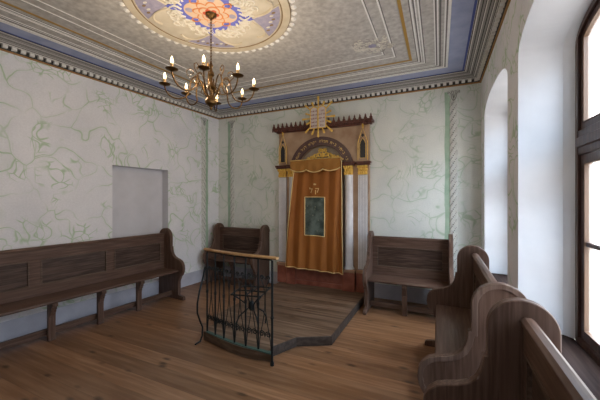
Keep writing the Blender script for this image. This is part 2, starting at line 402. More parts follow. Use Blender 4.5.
# cornice and painted ceiling bands -------------------------------------------------
def inset(d):
    """room outline moved inwards by d: back-left, back-right, front-right, front-left"""
    tn = math.tan(KL)
    def lx(y): return tn*y + d/cos(KL)      # left wall x at y (y negative)
    return [(lx(-d), -d), (W_ROOM-d, -d), (W_ROOM-d, -L_ROOM+d), (lx(-L_ROOM+d), -L_ROOM+d)]
SIDES = {'back': (0, 1), 'right': (1, 2), 'left': (3, 0)}
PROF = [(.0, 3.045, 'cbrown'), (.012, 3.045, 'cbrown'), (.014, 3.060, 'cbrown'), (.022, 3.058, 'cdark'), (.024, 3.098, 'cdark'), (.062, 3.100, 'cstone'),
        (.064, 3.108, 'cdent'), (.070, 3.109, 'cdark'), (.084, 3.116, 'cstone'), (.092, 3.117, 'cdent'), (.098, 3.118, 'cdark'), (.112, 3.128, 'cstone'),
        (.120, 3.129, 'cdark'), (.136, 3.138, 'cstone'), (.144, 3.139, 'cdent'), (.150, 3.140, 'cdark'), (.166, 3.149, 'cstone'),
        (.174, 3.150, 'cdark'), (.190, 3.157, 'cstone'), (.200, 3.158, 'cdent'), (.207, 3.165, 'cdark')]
CM = ['cbrown', 'cdark', 'cstone', 'cdent']
for side, (i0, i1) in SIDES.items():
    b = MB()
    for (d0, za, _), (d1, zb, mt) in zip(PROF, PROF[1:]):
        A, B = inset(d0), inset(d1)
        b.add([(*A[i0], za), (*A[i1], za), (*B[i1], zb), (*B[i0], zb)], [(0, 1, 2, 3)], CM.index(mt))
    A, B = inset(.024), inset(.058)
    p0, p1 = Vector(A[i0]), Vector(A[i1]); L_ = (p1-p0).length; dr = (p1-p0)/L_
    nn = Vector((dr.y, -dr.x))
    if side == 'left': nn = Vector((NX, NY))
    if side == 'back': nn = Vector((0, -1))
    if side == 'right': nn = Vector((-1, 0))
    k = int(L_/.074)
    for j in range(k):
        c = p0+dr*((j+.5)*L_/k); h = .020
        for (o0, o1, z0_, z1_) in ((0, .032, 3.068, 3.099),):
            vs = [(*(c+dr*u+nn*v), z) for z in (z0_, z1_) for v in (o0, o1) for u in (-h, h)]
            b.add(vs, [(0, 2, 3, 1), (4, 5, 7, 6), (0, 1, 5, 4), (2, 6, 7, 3), (0, 4, 6, 2), (1, 3, 7, 5)], 3)
    tag(b.build('trim_%s_cornice' % side, [M[q] for q in CM], smooth=False), kind='structure')
BANDS = [(1.099, 1.085, 'cwhite', .004), (1.085, 1.077, 'cgrey', .002), (.985, .970, 'cwhite', .004), (.970, .961, 'cgrey', .002),
         (.838, .828, 'cmid', .002), (.828, .800, 'cgold', .005), (.745, .735, 'cgrey', .002), (.735, .720, 'cwhite', .006), (.712, .700, 'cgrey', .002), (.700, .690, 'cwhite', .004), (.675, .662, 'cwhite', .006), (.662, .652, 'cgrey', .002),
         (.550, .540, 'cwhite', .004), (.540, .525, 'cgrey', .003), (.525, .512, 'cwhite', .005), (.505, .488, 'cgrey', .002),
         (.462, .448, 'cwhite', .006), (.446, .436, 'cgrey', .002), (.432, .410, 'cwhite', .004), (.408, .235, 'cblue', .002), (.235, .214, 'cdblue', .003)]
BMS = ['cwhite', 'cgrey', 'cmid', 'cgold', 'cblue', 'cdblue']
b = MB()
for d1, d0, mt, h in BANDS:
    b.ring(inset(d0), inset(d1), H_CEIL-h, H_CEIL+.001, 'z', BMS.index(mt))
tag(b.build('trim_ceiling_bands', [M[q] for q in BMS], smooth=False), kind='structure')

# twisted painted columns in shallow relief
def twisted(o, ux, uy, nx, ny, name):
    """o = wall point at floor; u along the wall (green band lies on -u side), n into the room"""
    def W(u, n, z): return (o[0]+ux*u+nx*n, o[1]+uy*u+ny*n, z)
    b = MB(); H0, H1, R, D = .215, 2.84, .050, .024
    nu, nz = 10, 300; vs = []; fs = []
    for j in range(nz+1):
        z = H0+(H1-H0)*j/nz
        for i in range(nu+1):
            a = pi*i/nu; ph = (z/.105+.75*cos(a)) % 1.0
            bulge = (ph**.6)*(1-ph)**.25*1.35
            rr = R*(.72+.42*bulge); vs.append(W(-cos(a)*rr, .002+sin(a)*D*(.35+.75*bulge), z))
    f2 = []
    for j in range(nz):
        for i in range(nu):
            q = j*(nu+1)+i; a = pi*(i+.5)/nu; ph = ((H0+(H1-H0)*(j+.5)/nz)/.105+.75*cos(a)) % 1.0
            (f2 if ph < .13 and i < nu*.75 else fs).append((q, q+1, q+nu+2, q+nu+1))
    b.add(vs, fs, 0); b.add(vs, f2, 1)
    # capital: a tapering acanthus basket with curled volutes
    ol = [(-.018, 2.83), (-.040, 2.87), (-.052, 2.92), (-.078, 2.96), (-.082, 2.99), (.082, 2.99), (.078, 2.96), (.052, 2.92), (.040, 2.87), (.018, 2.83)]
    b.add([W(u, 0, z) for u, z in ol]+[W(u*.85, .022, z) for u, z in ol], [(q, (q+1) % 10, 10+(q+1) % 10, 10+q) for q in range(10)]+[tuple(range(10, 20))], 0)
    for s_ in (-1, 1):
        b.tube([W(s_*u, .022, z) for u, z in ((.008, 2.85), (.028, 2.89), (.030, 2.93), (.052, 2.965), (.072, 2.975), (.074, 2.955), (.060, 2.948))], .0045, 5, 1)
        b.tube([W(s_*u, .022, z) for u, z in ((.004, 2.88), (.012, 2.92), (.026, 2.955), (.030, 2.98), (.018, 2.985), (.014, 2.97))], .004, 5, 1)
    b.tube([W(0, .022, 2.84), W(0, .026, 2.90), W(0, .024, 2.975)], .004, 5, 1)
    # green band beside it with a slightly wavy edge
    nzb = 60; vs = []; fs = []
    for j in range(nzb+1):
        z = .215+(2.98-.215)*j/nzb
        vs += [W(-.110-.004*sin(z*9), .003, z), W(-.040, .003, z), W(-.110-.004*sin(z*9), 0, z), W(-.040, 0, z)]
    for j in range(nzb):
        q = 4*j; fs += [(q, q+1, q+5, q+4), (q+2, q, q+4, q+6)]
    b.add(vs, fs, 2)
    o_ = b.build(name, [M['rope'], M['ropeline'], M['pilgreen']]); tag(o_, kind='structure'); return o_
twisted((.335, 0), 1, 0, 0, -1, 'trim_1_twisted_column')
twisted(lw(.385, 0, 0)[:2], TX, TY, NX, NY, 'trim_2_twisted_column')
twisted((4.075, 0), 1, 0, 0, -1, 'trim_3_twisted_column')

# ---------------------------------------------------------------- windows
def window(n, y0, y1):
    root = empty('window_%d' % n, (XO-.005, (y0+y1)/2, Z_SILL)); tag(root, kind='structure')
    root['label'] = 'brown wooden arched window in the right wall'
    hw = (y1-y0)/2-SPL
    def az(y): return archz((y0+y1)/2+y*(1+SPL/hw), y0, y1)-.03-Z_SILL
    def outline(ins, zb):
        h = hw-ins; top = [(-h*cos(pi*i/24), az(-h*cos(pi*i/24))-ins) for i in range(25)]
        return [(-h, zb)]+top+[(h, zb)]
    # fixed frame
    b = MB(); b.ring(outline(0, 0), outline(.035, .035), -.015, .055, 'x'); b.build('window_frame', M['winwood'], root)
    zt0, zt1 = 1.775-Z_SILL, 1.925-Z_SILL
    b = MB(); b.box(-.012, .06, -hw+.02, hw-.02, zt0, zt1); b.box(-.024, -.012, -hw+.04, hw-.04, zt0+.045, zt1-.045); b.build('transom', M['winwood'], root, .004)
    b = MB(); b.box(-.02, .055, -.045, .045, .035, zt0); b.build('mullion', M['winwood'], root, .004)
    b = MB(); b.box(-.01, .05, -.02, .02, zt1, az(0)-.035); b.build('muntin', M['winwood'], root)
    for s_ in (-1, 1):
        a0, a1 = (.047, hw-.037)
        ya, yb = (a0, a1) if s_ > 0 else (-a1, -a0)
        def fr(z0, z1, w_):
            return [(ya, z0), (ya, z1), (yb, z1), (yb, z0)], [(ya+w_, z0+w_), (ya+w_, z1-w_), (yb-w_, z1-w_), (yb-w_, z0+w_)]
        b = MB(); o_, i_ = fr(.04, zt0-.005, .05); b.ring(o_, i_, 0, .04, 'x', 0)
        i2 = [(y+(.008 if y < (ya+yb)/2 else -.008), z+(.008 if z < .6 else -.008)) for y, z in i_]
        b.ring(i_, i2, -.004, .03, 'x', 1)
        zm = 1.225-Z_SILL; b.box(.005, .035, ya+.05, yb-.05, zm-.014, zm+.014, 0)
        sash = b.build('sash', [M['winwood'], M['winlight']], root, .003)
        b = MB(); b.box(.018, .022, ya+.05, yb-.05, .09, zt0-.055); b.build('glass_pane', M['glass'], sash)
        # upper arched light
        def up(ins):
            h0, h1 = (ya-(.024 if s_ > 0 else 0)+ins, yb+(.024 if s_ < 0 else 0)-ins)
            top = [(h0+(h1-h0)*i/10, az(h0+(h1-h0)*i/10)-.035-ins) for i in range(11)]
            return [(h0, zt1+.002+ins)]+top+[(h1, zt1+.002+ins)]
        b = MB(); b.ring(up(0), up(.04), 0, .04, 'x', 0); b.ring(up(.04), up(.047), -.004, .03, 'x', 1)
        us = b.build('upper_sash', [M['winwood'], M['winlight']], root, .003)
        b = MB(); b.prism(up(.04), .018, .022, 'x'); b.build('glass_pane', M['glass'], us)
    b = MB(); b.box(-REV+.005-.02, -.012, -(y1-y0)/2+.002, (y1-y0)/2-.002, -.028, .001); b.build('window_sill', M['sill'], root, .004)
for i, (a, c) in enumerate(WINS): window(i+1, a, c)

# ---------------------------------------------------------------- ceiling medallion
MC = (2.052, -2.541)
MMS = ['medcream', 'medring', 'medline', 'medwhite', 'medlilac', 'medblue', 'medorange', 'medred', 'medpeach', 'cwhite']
MI = {k: i for i, k in enumerate(MMS)}
def disc(b, pts, z0, z1, mi): b.prism(pts, z0, z1, 'z', mi)
b = MB(); Hc = H_CEIL
circ = lambda r, n=96, c=MC: [(c[0]+r*cos(2*pi*i/n), c[1]+r*sin(2*pi*i/n)) for i in range(n)]
disc(b, circ(.655), Hc-.003, Hc+.001, MI['medcream'])
b.ring(circ(.705), circ(.640), Hc-.012, Hc, 'z', MI['medring'])
b.ring(circ(.640), circ(.630), Hc-.008, Hc, 'z', MI['medline'])
b.ring(circ(.712), circ(.705), Hc-.006, Hc, 'z', MI['medline'])
for k in range(54):
    a = 2*pi*k/54; c = (MC[0]+.738*cos(a), MC[1]+.738*sin(a))
    pts = [(c[0]+.028*cos(a)*cos(t)-.029*sin(a)*sin(t), c[1]+.028*sin(a)*cos(t)+.029*cos(a)*sin(t)) for t in [2*pi*q/10 for q in range(10)]]
    pts2 = [((p[0]-c[0])*.5+c[0], (p[1]-c[1])*.5+c[1]) for p in pts]
    b.add([(*p, Hc) for p in pts]+[(*p, Hc-.012) for p in pts2], [(q, (q+1) % 10, 10+(q+1) % 10, 10+q) for q in range(10)]+[tuple(range(10, 20))], MI['cwhite'])
def polar(fn, n=120, c=MC, rot=0): return [(c[0]+fn(2*pi*i/n)*cos(2*pi*i/n+rot), c[1]+fn(2*pi*i/n)*sin(2*pi*i/n+rot)) for i in range(n)]
ROT = radians(40)
# four lilac spandrels between the lobes
for k in range(4):
    a = ROT+k*pi/2
    def PP(r, da): return (MC[0]+r*cos(a+da), MC[1]+r*sin(a+da))
    out = [PP(.615, -.42+.84*i/12) for i in range(13)]
    inn = [PP(.615-.24*sin(pi*i/12)**.75 - (.02 if i == 6 else 0), (.42-.84*i/12)*(1-.45*sin(pi*i/12))) for i in range(1, 12)]
    disc(b, out+inn, Hc-.006, Hc, MI['medlilac'])
    cen = PP(.54, 0)
    big = out+inn; n_ = len(big)
    grow = [(cen[0]+(p[0]-cen[0])*1.10, cen[1]+(p[1]-cen[1])*1.10) for p in big]
    b.ring(grow, big, Hc-.009, Hc, 'z', MI['medring'])
    for q in range(7):
        da = (-.26+.52*q/6); rr = .555-.02*(q % 2)
        c_ = PP(rr, da); disc(b, [(c_[0]+.020*cos(t), c_[1]+.012*sin(t)) for t in [2*pi*i/7 for i in range(7)]], Hc-.009, Hc, MI['medwhite'] if q % 2 else MI['medline'])
    c_ = PP(.335, 0)
    disc(b, [(c_[0]+.042*cos(a)*cos(t)-.024*sin(a)*sin(t)*(1.4-cos(t)), c_[1]+.042*sin(a)*cos(t)+.024*cos(a)*sin(t)*(1.4-cos(t))) for t in [2*pi*i/12 for i in range(12)]], Hc-.010, Hc, MI['medblue'])
    # cusp arcs framing the lobes
    for s_ in (-1, 1):
        pts = [(*PP(.37+.24*math.sin(pi*i/14)**.6*(1 if i < 7 else 1)*(i/14)**.35, s_*(.10+.62*(i/14))), Hc-.008) for i in range(12)]
        b.tube(pts, .010, 5, MI['medring'])
# white acanthus scrolls
for k in range(4):
    for j in range(16):
        a = ROT+pi/4+k*pi/2+(-.62+1.24*j/15); r = .30+.14*random.random()*cos((j-7.5)/7.5*1.2)
        cx, cy = MC[0]+r*cos(a), MC[1]+r*sin(a); sg = random.choice((-1, 1)); a0 = random.random()*6.3
        pts = [(cx+(.048-.0045*i)*cos(a0+sg*i*.55), cy+(.048-.0045*i)*sin(a0+sg*i*.55), Hc-.006) for i in range(10)]
        b.tube(pts, .0065, 5, MI['medwhite'])
for j in range(28):
    a = 2*pi*j/28; r0, r1 = .25, .35+.06*random.random()
    pts = [(MC[0]+(r0+(r1-r0)*i/5)*cos(a+.12*sin(i)), MC[1]+(r0+(r1-r0)*i/5)*sin(a+.12*sin(i)), Hc-.006) for i in range(6)]
    b.tube(pts, [.012, .014, .012, .010, .007, .003], 5, MI['medwhite'])
# flower
lob = lambda n, r0, amp, ph=0: (lambda t: r0+amp*abs(cos(n*t/2+ph))**.8)
disc(b, polar(lambda t: .215+.075*abs(cos(2*t))**.7+.012*cos(12*t), rot=ROT), Hc-.010, Hc, MI['medblue'])
disc(b, polar(lambda t: .158+.070*abs(cos(2*t))**.7, rot=ROT), Hc-.012, Hc, MI['medpeach'])
for k in range(4):
    a = ROT+k*pi/2; c_ = (MC[0]+.185*cos(a), MC[1]+.185*sin(a))
    disc(b, [(c_[0]+.032*cos(t), c_[1]+.032*sin(t)) for t in [2*pi*i/12 for i in range(12)]], Hc-.013, Hc, MI['medlilac'])
    a += pi/4; c_ = (MC[0]+.19*cos(a), MC[1]+.19*sin(a))
    b.ring([(c_[0]+.045*cos(t), c_[1]+.034*sin(t)) for t in [2*pi*i/12 for i in range(12)]], [(c_[0]+.034*cos(t), c_[1]+.024*sin(t)) for t in [2*pi*i/12 for i in range(12)]], Hc-.013, Hc, 'z', MI['medorange'])
disc(b, polar(lambda t: .115+.045*abs(cos(4*t)), rot=ROT), Hc-.014, Hc, MI['medorange'])
disc(b, polar(lambda t: .103+.043*abs(cos(4*t)), rot=ROT), Hc-.016, Hc, MI['medpeach'])
disc(b, polar(lambda t: .078+.034*abs(cos(2*t)), rot=ROT+.4), Hc-.018, Hc, MI['medorange'])
disc(b, polar(lambda t: .068+.030*abs(cos(2*t)), rot=ROT+.4), Hc-.020, Hc, MI['medpeach'])
disc(b, polar(lambda t: .050+.022*abs(cos(3*t)), rot=ROT), Hc-.022, Hc, MI['medred'])
tag(b.build('trim_ceiling_medallion', [M[k] for k in MMS], smooth=False), kind='structure')
# small lobed rosette
b = MB(); RC = (3.235, -1.345)
for j in range(70):
    a = random.random()*6.28; r = .055+.125*random.random()**.7
    cx, cy = RC[0]+r*cos(a)*1.2, RC[1]+r*sin(a); sg = random.choice((-1, 1)); a0 = random.random()*6.3
    b.tube([(cx+(.034-.003*i)*cos(a0+sg*i*.6), cy+(.034-.003*i)*sin(a0+sg*i*.6), Hc-.004) for i in range(9)], .0065, 4, 0 if j % 3 else 2)
disc(b, polar(lambda t: .15+.03*abs(cos(3*t)), c=RC), Hc-.002, Hc, 3)
disc(b, [(RC[0]+.042*cos(t), RC[1]+.034*sin(t)) for t in [2*pi*i/14 for i in range(14)]], Hc-.008, Hc, 1)
tag(b.build('trim_ceiling_rosette', [M['medwhite'], M['medlilac'], M['cmid'], M['ceil']], smooth=False), kind='structure')

# ---------------------------------------------------------------- benches
HEAD = .27
def end_profile():
    p = [(0, 0), (0, .915)]
    p += [(.135-.135*cos(radians(a)), .915+.135*sin(radians(a))) for a in range(10, 180, 10)]
    p += [(.27, .915), (.27, .775), (.285, .772), (.286, .745), (.296, .70), (.315, .66), (.345, .63), (.39, .610), (.44, .598), (.485, .582), (.52, .552), (.542, .51), (.548, .46),
          (.538, .41), (.515, .37), (.49, .345), (.478, .33), (.478, .31), (.468, .305), (.455, .28), (.45, .25), (.452, .21), (.45, .09), (.455, .065), (.55, .055), (.565, .035), (.565, 0)]
    return p
EP = end_profile()
def offset(pts, d):
    n = len(pts); out = []
    for i in range(n):
        a, c, e = Vector(pts[i-1]), Vector(pts[i]), Vector(pts[(i+1) % n])
        n1 = Vector(((c-a).y, -(c-a).x)).normalized(); n2 = Vector(((e-c).y, -(e-c).x)).normalized()
        m_ = (n1+n2)
        m_ = m_.normalized() if m_.length > 1e-6 else n1
        k = d/max(.5, m_.dot(n1)); out.append(tuple(c+m_*k))
    return out
EPI = offset(EP, .030)      # outline runs clockwise, so this is inwards
def bench(loc, rz, L, npan, nsup, label, group, supx=None):
    root = empty('pew_bench', loc, rz); tag(root, label, 'bench', group)
    TH = .042
    for x0, x1, so in ((0, TH, -1), (L-TH, L, 1)):
        b = MB(); b.prism(EP, x0, x1, 'x'); e_ = b.build('end_panel', M['bench2'], root, .005)
        b = MB(); a, c = (x0-.008, x0) if so < 0 else (x1, x1+.008)
        b.ring(EP[1:-4], EPI[1:-4], a, c, 'x', closed=False); b.build('edge_moulding', M['edge2'], e_, .003)
    # seat: slightly rounded plank
    b = MB(); b.prism([(.10, .405), (.10, .440), (.44, .440), (.455, .434), (.46, .422), (.455, .41), (.44, .405)], TH, L-TH, 'x'); b.build('seat', M['bench0'], root, .003)
    # back frame
    y0, y1 = .10, .135
    b = MB(); b.box(TH, L-TH, y0, y1, .835, .945); b.prism([(y0-.010, .945), (y0-.012, .965), (y0+.005, .978), (y1-.005, .978), (y1+.012, .965), (y1+.010, .945)], TH, L-TH, 'x')
    b.box(TH, L-TH, y0, y1, .44, .555)
    inner = L-2*TH; sw = .095; es = .06; pw = (inner-2*es-(npan-1)*sw)/npan
    xs = [TH+es]; px_ = []
    b.box(TH, TH+es, y0, y1, .555, .835); b.box(L-TH-es, L-TH, y0, y1, .555, .835)
    x = TH+es
    for k in range(npan):
        px_.append((x, x+pw)); x += pw
        if k < npan-1: b.box(x, x+sw, y0, y1, .555, .835); x += sw
    b.build('backrest', M['bench0'], root, .003)
    for (xa, xb) in px_:
        b = MB(); b.box(xa-.01, xb+.01, y0+.008, y0+.020, .545, .845)
        pn = b.build('back_panel', M['benchpanel'], root)
        b = MB(); o_ = [(xa, .555), (xa, .835), (xb, .835), (xb, .555)]; i_ = [(xa+.014, .569), (xa+.014, .821), (xb-.014, .821), (xb-.014, .569)]
        b.ring(o_, i_, y0+.010, y1+.003, 'y'); b.build('panel_moulding', M['benchmould'], pn)
    sx = supx or [L*(k+1)/(nsup+1) for k in range(nsup)]
    for x in sx:
        b = MB(); b.box(x-.032, x+.032, .345, .385, 0, .405); s_ = b.build('support', M['bench2'], root, .004)
        b = MB(); b.prism([(.385, .405), (.455, .405), (.455, .372), (.432, .362), (.430, .340), (.418, .330), (.414, .306), (.402, .298), (.398, .270), (.385, .262)], x-.026, x+.026, 'x')
        b.build('bracket', M['bench2'], s_, .002)
    b = MB(); b.box(TH, L-TH, .285, .315, .05, .115); b.build('stretcher', M['bench0'], root, .003)
    return root
ra = atan2(TY, TX)
bench(lw(1.262, .010, 0), ra, 3.25, 4, 5, 'very long dark wooden bench with panelled back along the left wall', None, [.600, 1.085, 1.57, 2.06, 2.55])
bench((1.155, -.012, 0), pi, 1.04, 1, 1, 'short dark wooden bench in the far corner left of the orange curtain', None)
bench((4.045, -.20, 0), pi, 1.05, 1, 1, 'short dark bench against back wall, right of the orange curtain', None, [.555])
bench((4.325, -2.735, 0), pi/2, 1.47, 2, 2, 'dark wooden bench under the window, between two benches, its seat seen from above', None)
bench((4.366, -4.43, 0), pi/2, 1.46, 2, 2, 'nearest dark wooden bench, cut off by the lower right corner of the photo', None)

# ---------------------------------------------------------------- stage
root = empty('raised_platform', (2.17, -1.0, 0)); tag(root, 'low wooden platform with a curved front bay, under the orange curtain', 'platform')
def RL(pts): return [(x-2.17, y+1.0) for x, y in pts]
bay = [(2.435, -2.235), (2.34, -2.262), (2.20, -2.268), (2.05, -2.248), (1.89, -2.215), (1.75, -2.182), (1.62, -2.150)]
outl = [(1.43, -.01), (2.895, -.01), (2.875, -1.70), (2.57, -1.865), (2.45, -2.14)]+bay+[(1.575, -2.02), (1.66, -1.86), (1.43, -1.76)]
b = MB(); b.prism(RL(outl), 0, .072, 'z'); b.build('riser', M['stageedge'], root)
b = MB(); b.prism(RL([(x+(.008 if x > 2.17 else -.008), y-(.008 if y < -1 else 0)) for x, y in outl]), .072, .088, 'z'); b.build('platform_boards', M['stage'], root, .003)
# thin edge board following the edge
b = MB()
ed = [(2.895, -.012), (2.883, -1.705), (2.573, -1.875), (2.452, -2.145)]
eo = [(2.911, -.012), (2.899, -1.715), (2.583, -1.888), (2.466, -2.150)]
b.ring(RL(eo), RL(ed), .004, .095, 'z', closed=False); b.build('edge_board', M['stageedge'], root, .002)
b = MB()
b.ring(RL([(x, y-.016) for x, y in [(2.50, -2.235)]+bay]), RL([(2.50, -2.225)]+bay), .004, .092, 'z', closed=False); b.build('curved_edge_board', M['curved'], root, .002)

# ---------------------------------------------------------------- railing
bx = [(1.662, -2.158), (1.797, -2.188), (1.930, -2.216), (2.080, -2.242), (2.222, -2.256), (2.362, -2.254), (2.515, -2.262)]
root = empty('curved_balustrade', (2.06, -2.2, 0)); tag(root, 'curved wrought iron railing with honey wood handrail on the platform edge', 'railing')
def R3(x, y, z): return (x-2.06, y+2.2, z)
def lerp_path(n):
    out = []
    for i in range(len(bx)-1):
        for k in range(n): t = k/n; out.append((bx[i][0]*(1-t)+bx[i+1][0]*t, bx[i][1]*(1-t)+bx[i+1][1]*t))
    out.append(bx[-1]); return out
cp = [(1.628, -2.148)]+lerp_path(3)+[(2.575, -2.266)]
b = MB(); b.tube([R3(x, y, .965) for x, y in cp], .024, 10, flat=.62); b.build('handrail', M['cap'], root)
b = MB(); b.tube([R3(x, y, .945) for x, y in cp[1:-1]], .008, 6); b.build('top_bar', M['iron'], root)
for i, (x, y) in enumerate(bx[:-1]):
    b = MB(); b.tube([R3(x, y, .095), R3(x, y, .945)], .0085, 8); b.tube([R3(x, y, .51), R3(x, y, .54)], .0125, 8); b.build('baluster', M['iron'], root)
x, y = 2.530, -2.285
b = MB(); b.tube([R3(x, y, .02), R3(x, y, .945)], .011, 8); b.tube([R3(x, y, .0), R3(x, y, .03)], .018, 8); b.tube([R3(x, y, .42), R3(x, y, .44)], .016, 8); b.build('post', M['iron'], root)
b = MB(); b.ring([R3(x-.0, y-.018, 0)[:2] for x, y in bx], [R3(x, y+.018, 0)[:2] for x, y in bx], .0885, .100, 'z', closed=False); b.build('base_plate', M['greenplate'], root)
# S-shaped outer strut on the left
b = MB(); b.tube([R3(1.628, -2.145-yy, z) for i, (yy, z) in enumerate([(0, .78), (.04, .66), (.09, .54), (.12, .42), (.12, .32), (.08, .22), (.045, .15), (.05, .06), (.08, .012), (.15, .010)])], .009, 7)
b.build('curved_strut', M['iron'], root)
def spiral(c, ux, r, turns, sg, z0, n=18):
    return [(c[0]+ux[0]*(r*(1-.75*i/n))*cos(sg*i/n*turns*2*pi+z0), c[1]+ux[1]*(r*(1-.75*i/n))*cos(sg*i/n*turns*2*pi+z0), c[2]+(r*(1-.75*i/n))*sin(sg*i/n*turns*2*pi+z0)) for i in range(n+1)]
for i in range(len(bx)-1):
    (xa, ya), (xb, yb) = bx[i], bx[i+1]; L_ = hypot(xb-xa, yb-ya); ux = ((xb-xa)/L_, (yb-ya)/L_)
    def Q(t, z): return R3(xa+(xb-xa)*t, ya+(yb-ya)*t, z)
    b = MB()
    for s_ in (0, 1):
        f = lambda t: t if s_ == 0 else 1-t
        b.tube([Q(f(t), z) for t, z in ((.04, .10), (.14, .22), (.34, .36), (.47, .48), (.49, .60), (.40, .70), (.2, .76))], .0042, 5)
    b.build('lattice_rod', M['iron'], root)
    for zc, r_ in ((.255, .030), (.775, .022)):
        b = MB()
        for s_, t in ((1, .27), (-1, .73)):
            b.tube(spiral(Q(t, zc), ux, r_, 1.4, s_, 0 if s_ > 0 else pi), .0050, 5)
        b.tube([Q(.27+r_/L_*.98, zc), Q(.5, zc-r_*.9), Q(.73-r_/L_*.98, zc)], .0045, 5)
        b.build('scroll', M['iron'], root)

# iron stand on the platform behind the railing
root = empty('iron_stand', (2.02, -1.86, .088), radians(12)); tag(root, 'low black wrought iron stand with curved legs behind the railing', 'stand')
b = MB(); h = .165
for a, c in (((-h, -h), (h, -h)), ((h, -h), (h, h)), ((h, h), (-h, h)), ((-h, h), (-h, -h)), ((-h, 0), (h, 0)), ((0, -h), (0, h))):
    b.tube([(*a, .40), (*c, .40)], .008, 6)
b.build('top_frame', M['iron'], root)
for sx_ in (-1, 1):
    for sy_ in (-1, 1):
        b = MB(); b.tube([(sx_*.155, sy_*.155, .40), (sx_*.10, sy_*.10, .34), (sx_*.045, sy_*.045, .27), (sx_*.05, sy_*.05, .20), (sx_*.10, sy_*.10, .15), (sx_*.125, sy_*.125, .08), (sx_*.12, sy_*.12, .009)], .008, 6)
        b.build('leg', M['iron'], root)
b = MB(); b.lathe([(.02, .19), (.03, .21), (.03, .27), (.02, .29)], seg=10); b.build('collar', M['iron'], root)

# ---------------------------------------------------------------- ark (torah shrine)
AX = 2.165
ark = empty('painted_shrine', (AX, 0, .0895)); tag(ark, 'tall painted wooden shrine with columns and arch on the back wall', 'shrine')
def AB(): return MB()
def rel(b):                    # world coords -> ark frame
    b.v = [(x-AX, y, z-.088) for x, y, z in b.v]; return b
def part(b, name, mats, parent=ark, **k): return rel(b).build(name, mats, parent, **k)
XL, XR = 1.385, 2.945
# base, red marbled
b = MB(); b.box(XL+.01, XR-.01, -.10, -.003, .088, .385); b.box(1.55, 2.76, -.125, -.10, .088, .16)
part(b, 'base', M['marble_r'], bevel=.004)
b = MB(); b.box(1.60, 2.73, -.112, -.10, .18, .37); part(b, 'base_panel', M['marble_r'], bevel=.004)
for xa, xb, dep in ((XL, 1.555, .145), (1.575, 1.735, .175), (2.535, 2.735, .175), (2.755, XR, .145)):
    b = MB(); b.box(xa, xb, -dep, -.10, .088, .375); pl = part(b, 'plinth', M['marble_r'], bevel=.004)
    b = MB(); b.box(xa-.005, xb+.005, -dep-.012, -.10, .375, .425); part(b, 'plinth_cap', M['cappink'], pl, bevel=.006)
# back slab with arched opening recess
b = MB()
r_in, zc = .405, 1.955
hole = [(AX+r_in*cos(radians(a)), zc+r_in*sin(radians(a))) for a in range(0, 181, 6)]
n = len(hole)
outer = [(XR-.01 if i == 0 else AX+(XR-.01-AX)*cos(pi*i/(n-1)), 2.63) for i in range(n)]
for i in range(n-1):
    b.add([(hole[i][0], -.10, hole[i][1]), (hole[i+1][0], -.10, hole[i+1][1]), (outer[i+1][0], -.10, 2.63), (outer[i][0], -.10, 2.63)], [(0, 1, 2, 3)])
    b.add([(hole[i][0], -.10, hole[i][1]), (hole[i+1][0], -.10, hole[i+1][1]), (hole[i+1][0], -.03, hole[i+1][1]), (hole[i][0], -.03, hole[i][1])], [(0, 1, 2, 3)])
for s_ in (-1, 1):
    xa = AX+s_*r_in; xb = XR-.01 if s_ > 0 else XL+.01
    b.add([(xa, -.10, .385), (xb, -.10, .385), (xb, -.10, zc), (xa, -.10, zc)], [(0, 1, 2, 3)])
    b.add([(xb, -.10, zc), (xa, -.10, zc), (xb, -.10, 2.63)], [(0, 1, 2)])
    b.add([(xb, -.10, .385), (xb, -.10, 2.63), (xb, -.003, 2.63), (xb, -.003, .385)], [(0, 1, 2, 3)])
    b.add([(xa, -.10, .385), (xa, -.10, zc), (xa, -.03, zc), (xa, -.03, .385)], [(0, 1, 2, 3)])
b.add([(XL, -.10, 2.63), (XR, -.10, 2.63), (XR, -.003, 2.63), (XL, -.003, 2.63)], [(0, 1, 2, 3)])
part(b, 'case', M['marble_t'], smooth=False)
b = MB(); b.prism([(AX-.40, .4)]+[(AX+.40, .4)]+[(AX+.404*cos(radians(a)), zc+.404*sin(radians(a))) for a in range(0, 181, 6)], -.035, -.028, 'y')
part(b, 'tympanum', M['tymp'])
# arch band
def arcxz(r): return [(AX+r*cos(radians(a)), zc+r*sin(radians(a))) for a in range(8, 173, 4)]
b = MB(); b.ring(arcxz(.520), arcxz(.420), -.135, -.10, 'y', closed=False); b.ring(arcxz(.540), arcxz(.515), -.148, -.10, 'y', closed=False); b.ring(arcxz(.425), arcxz(.405), -.148, -.095, 'y', closed=False)
archo = part(b, 'arch_band', M['arch'])
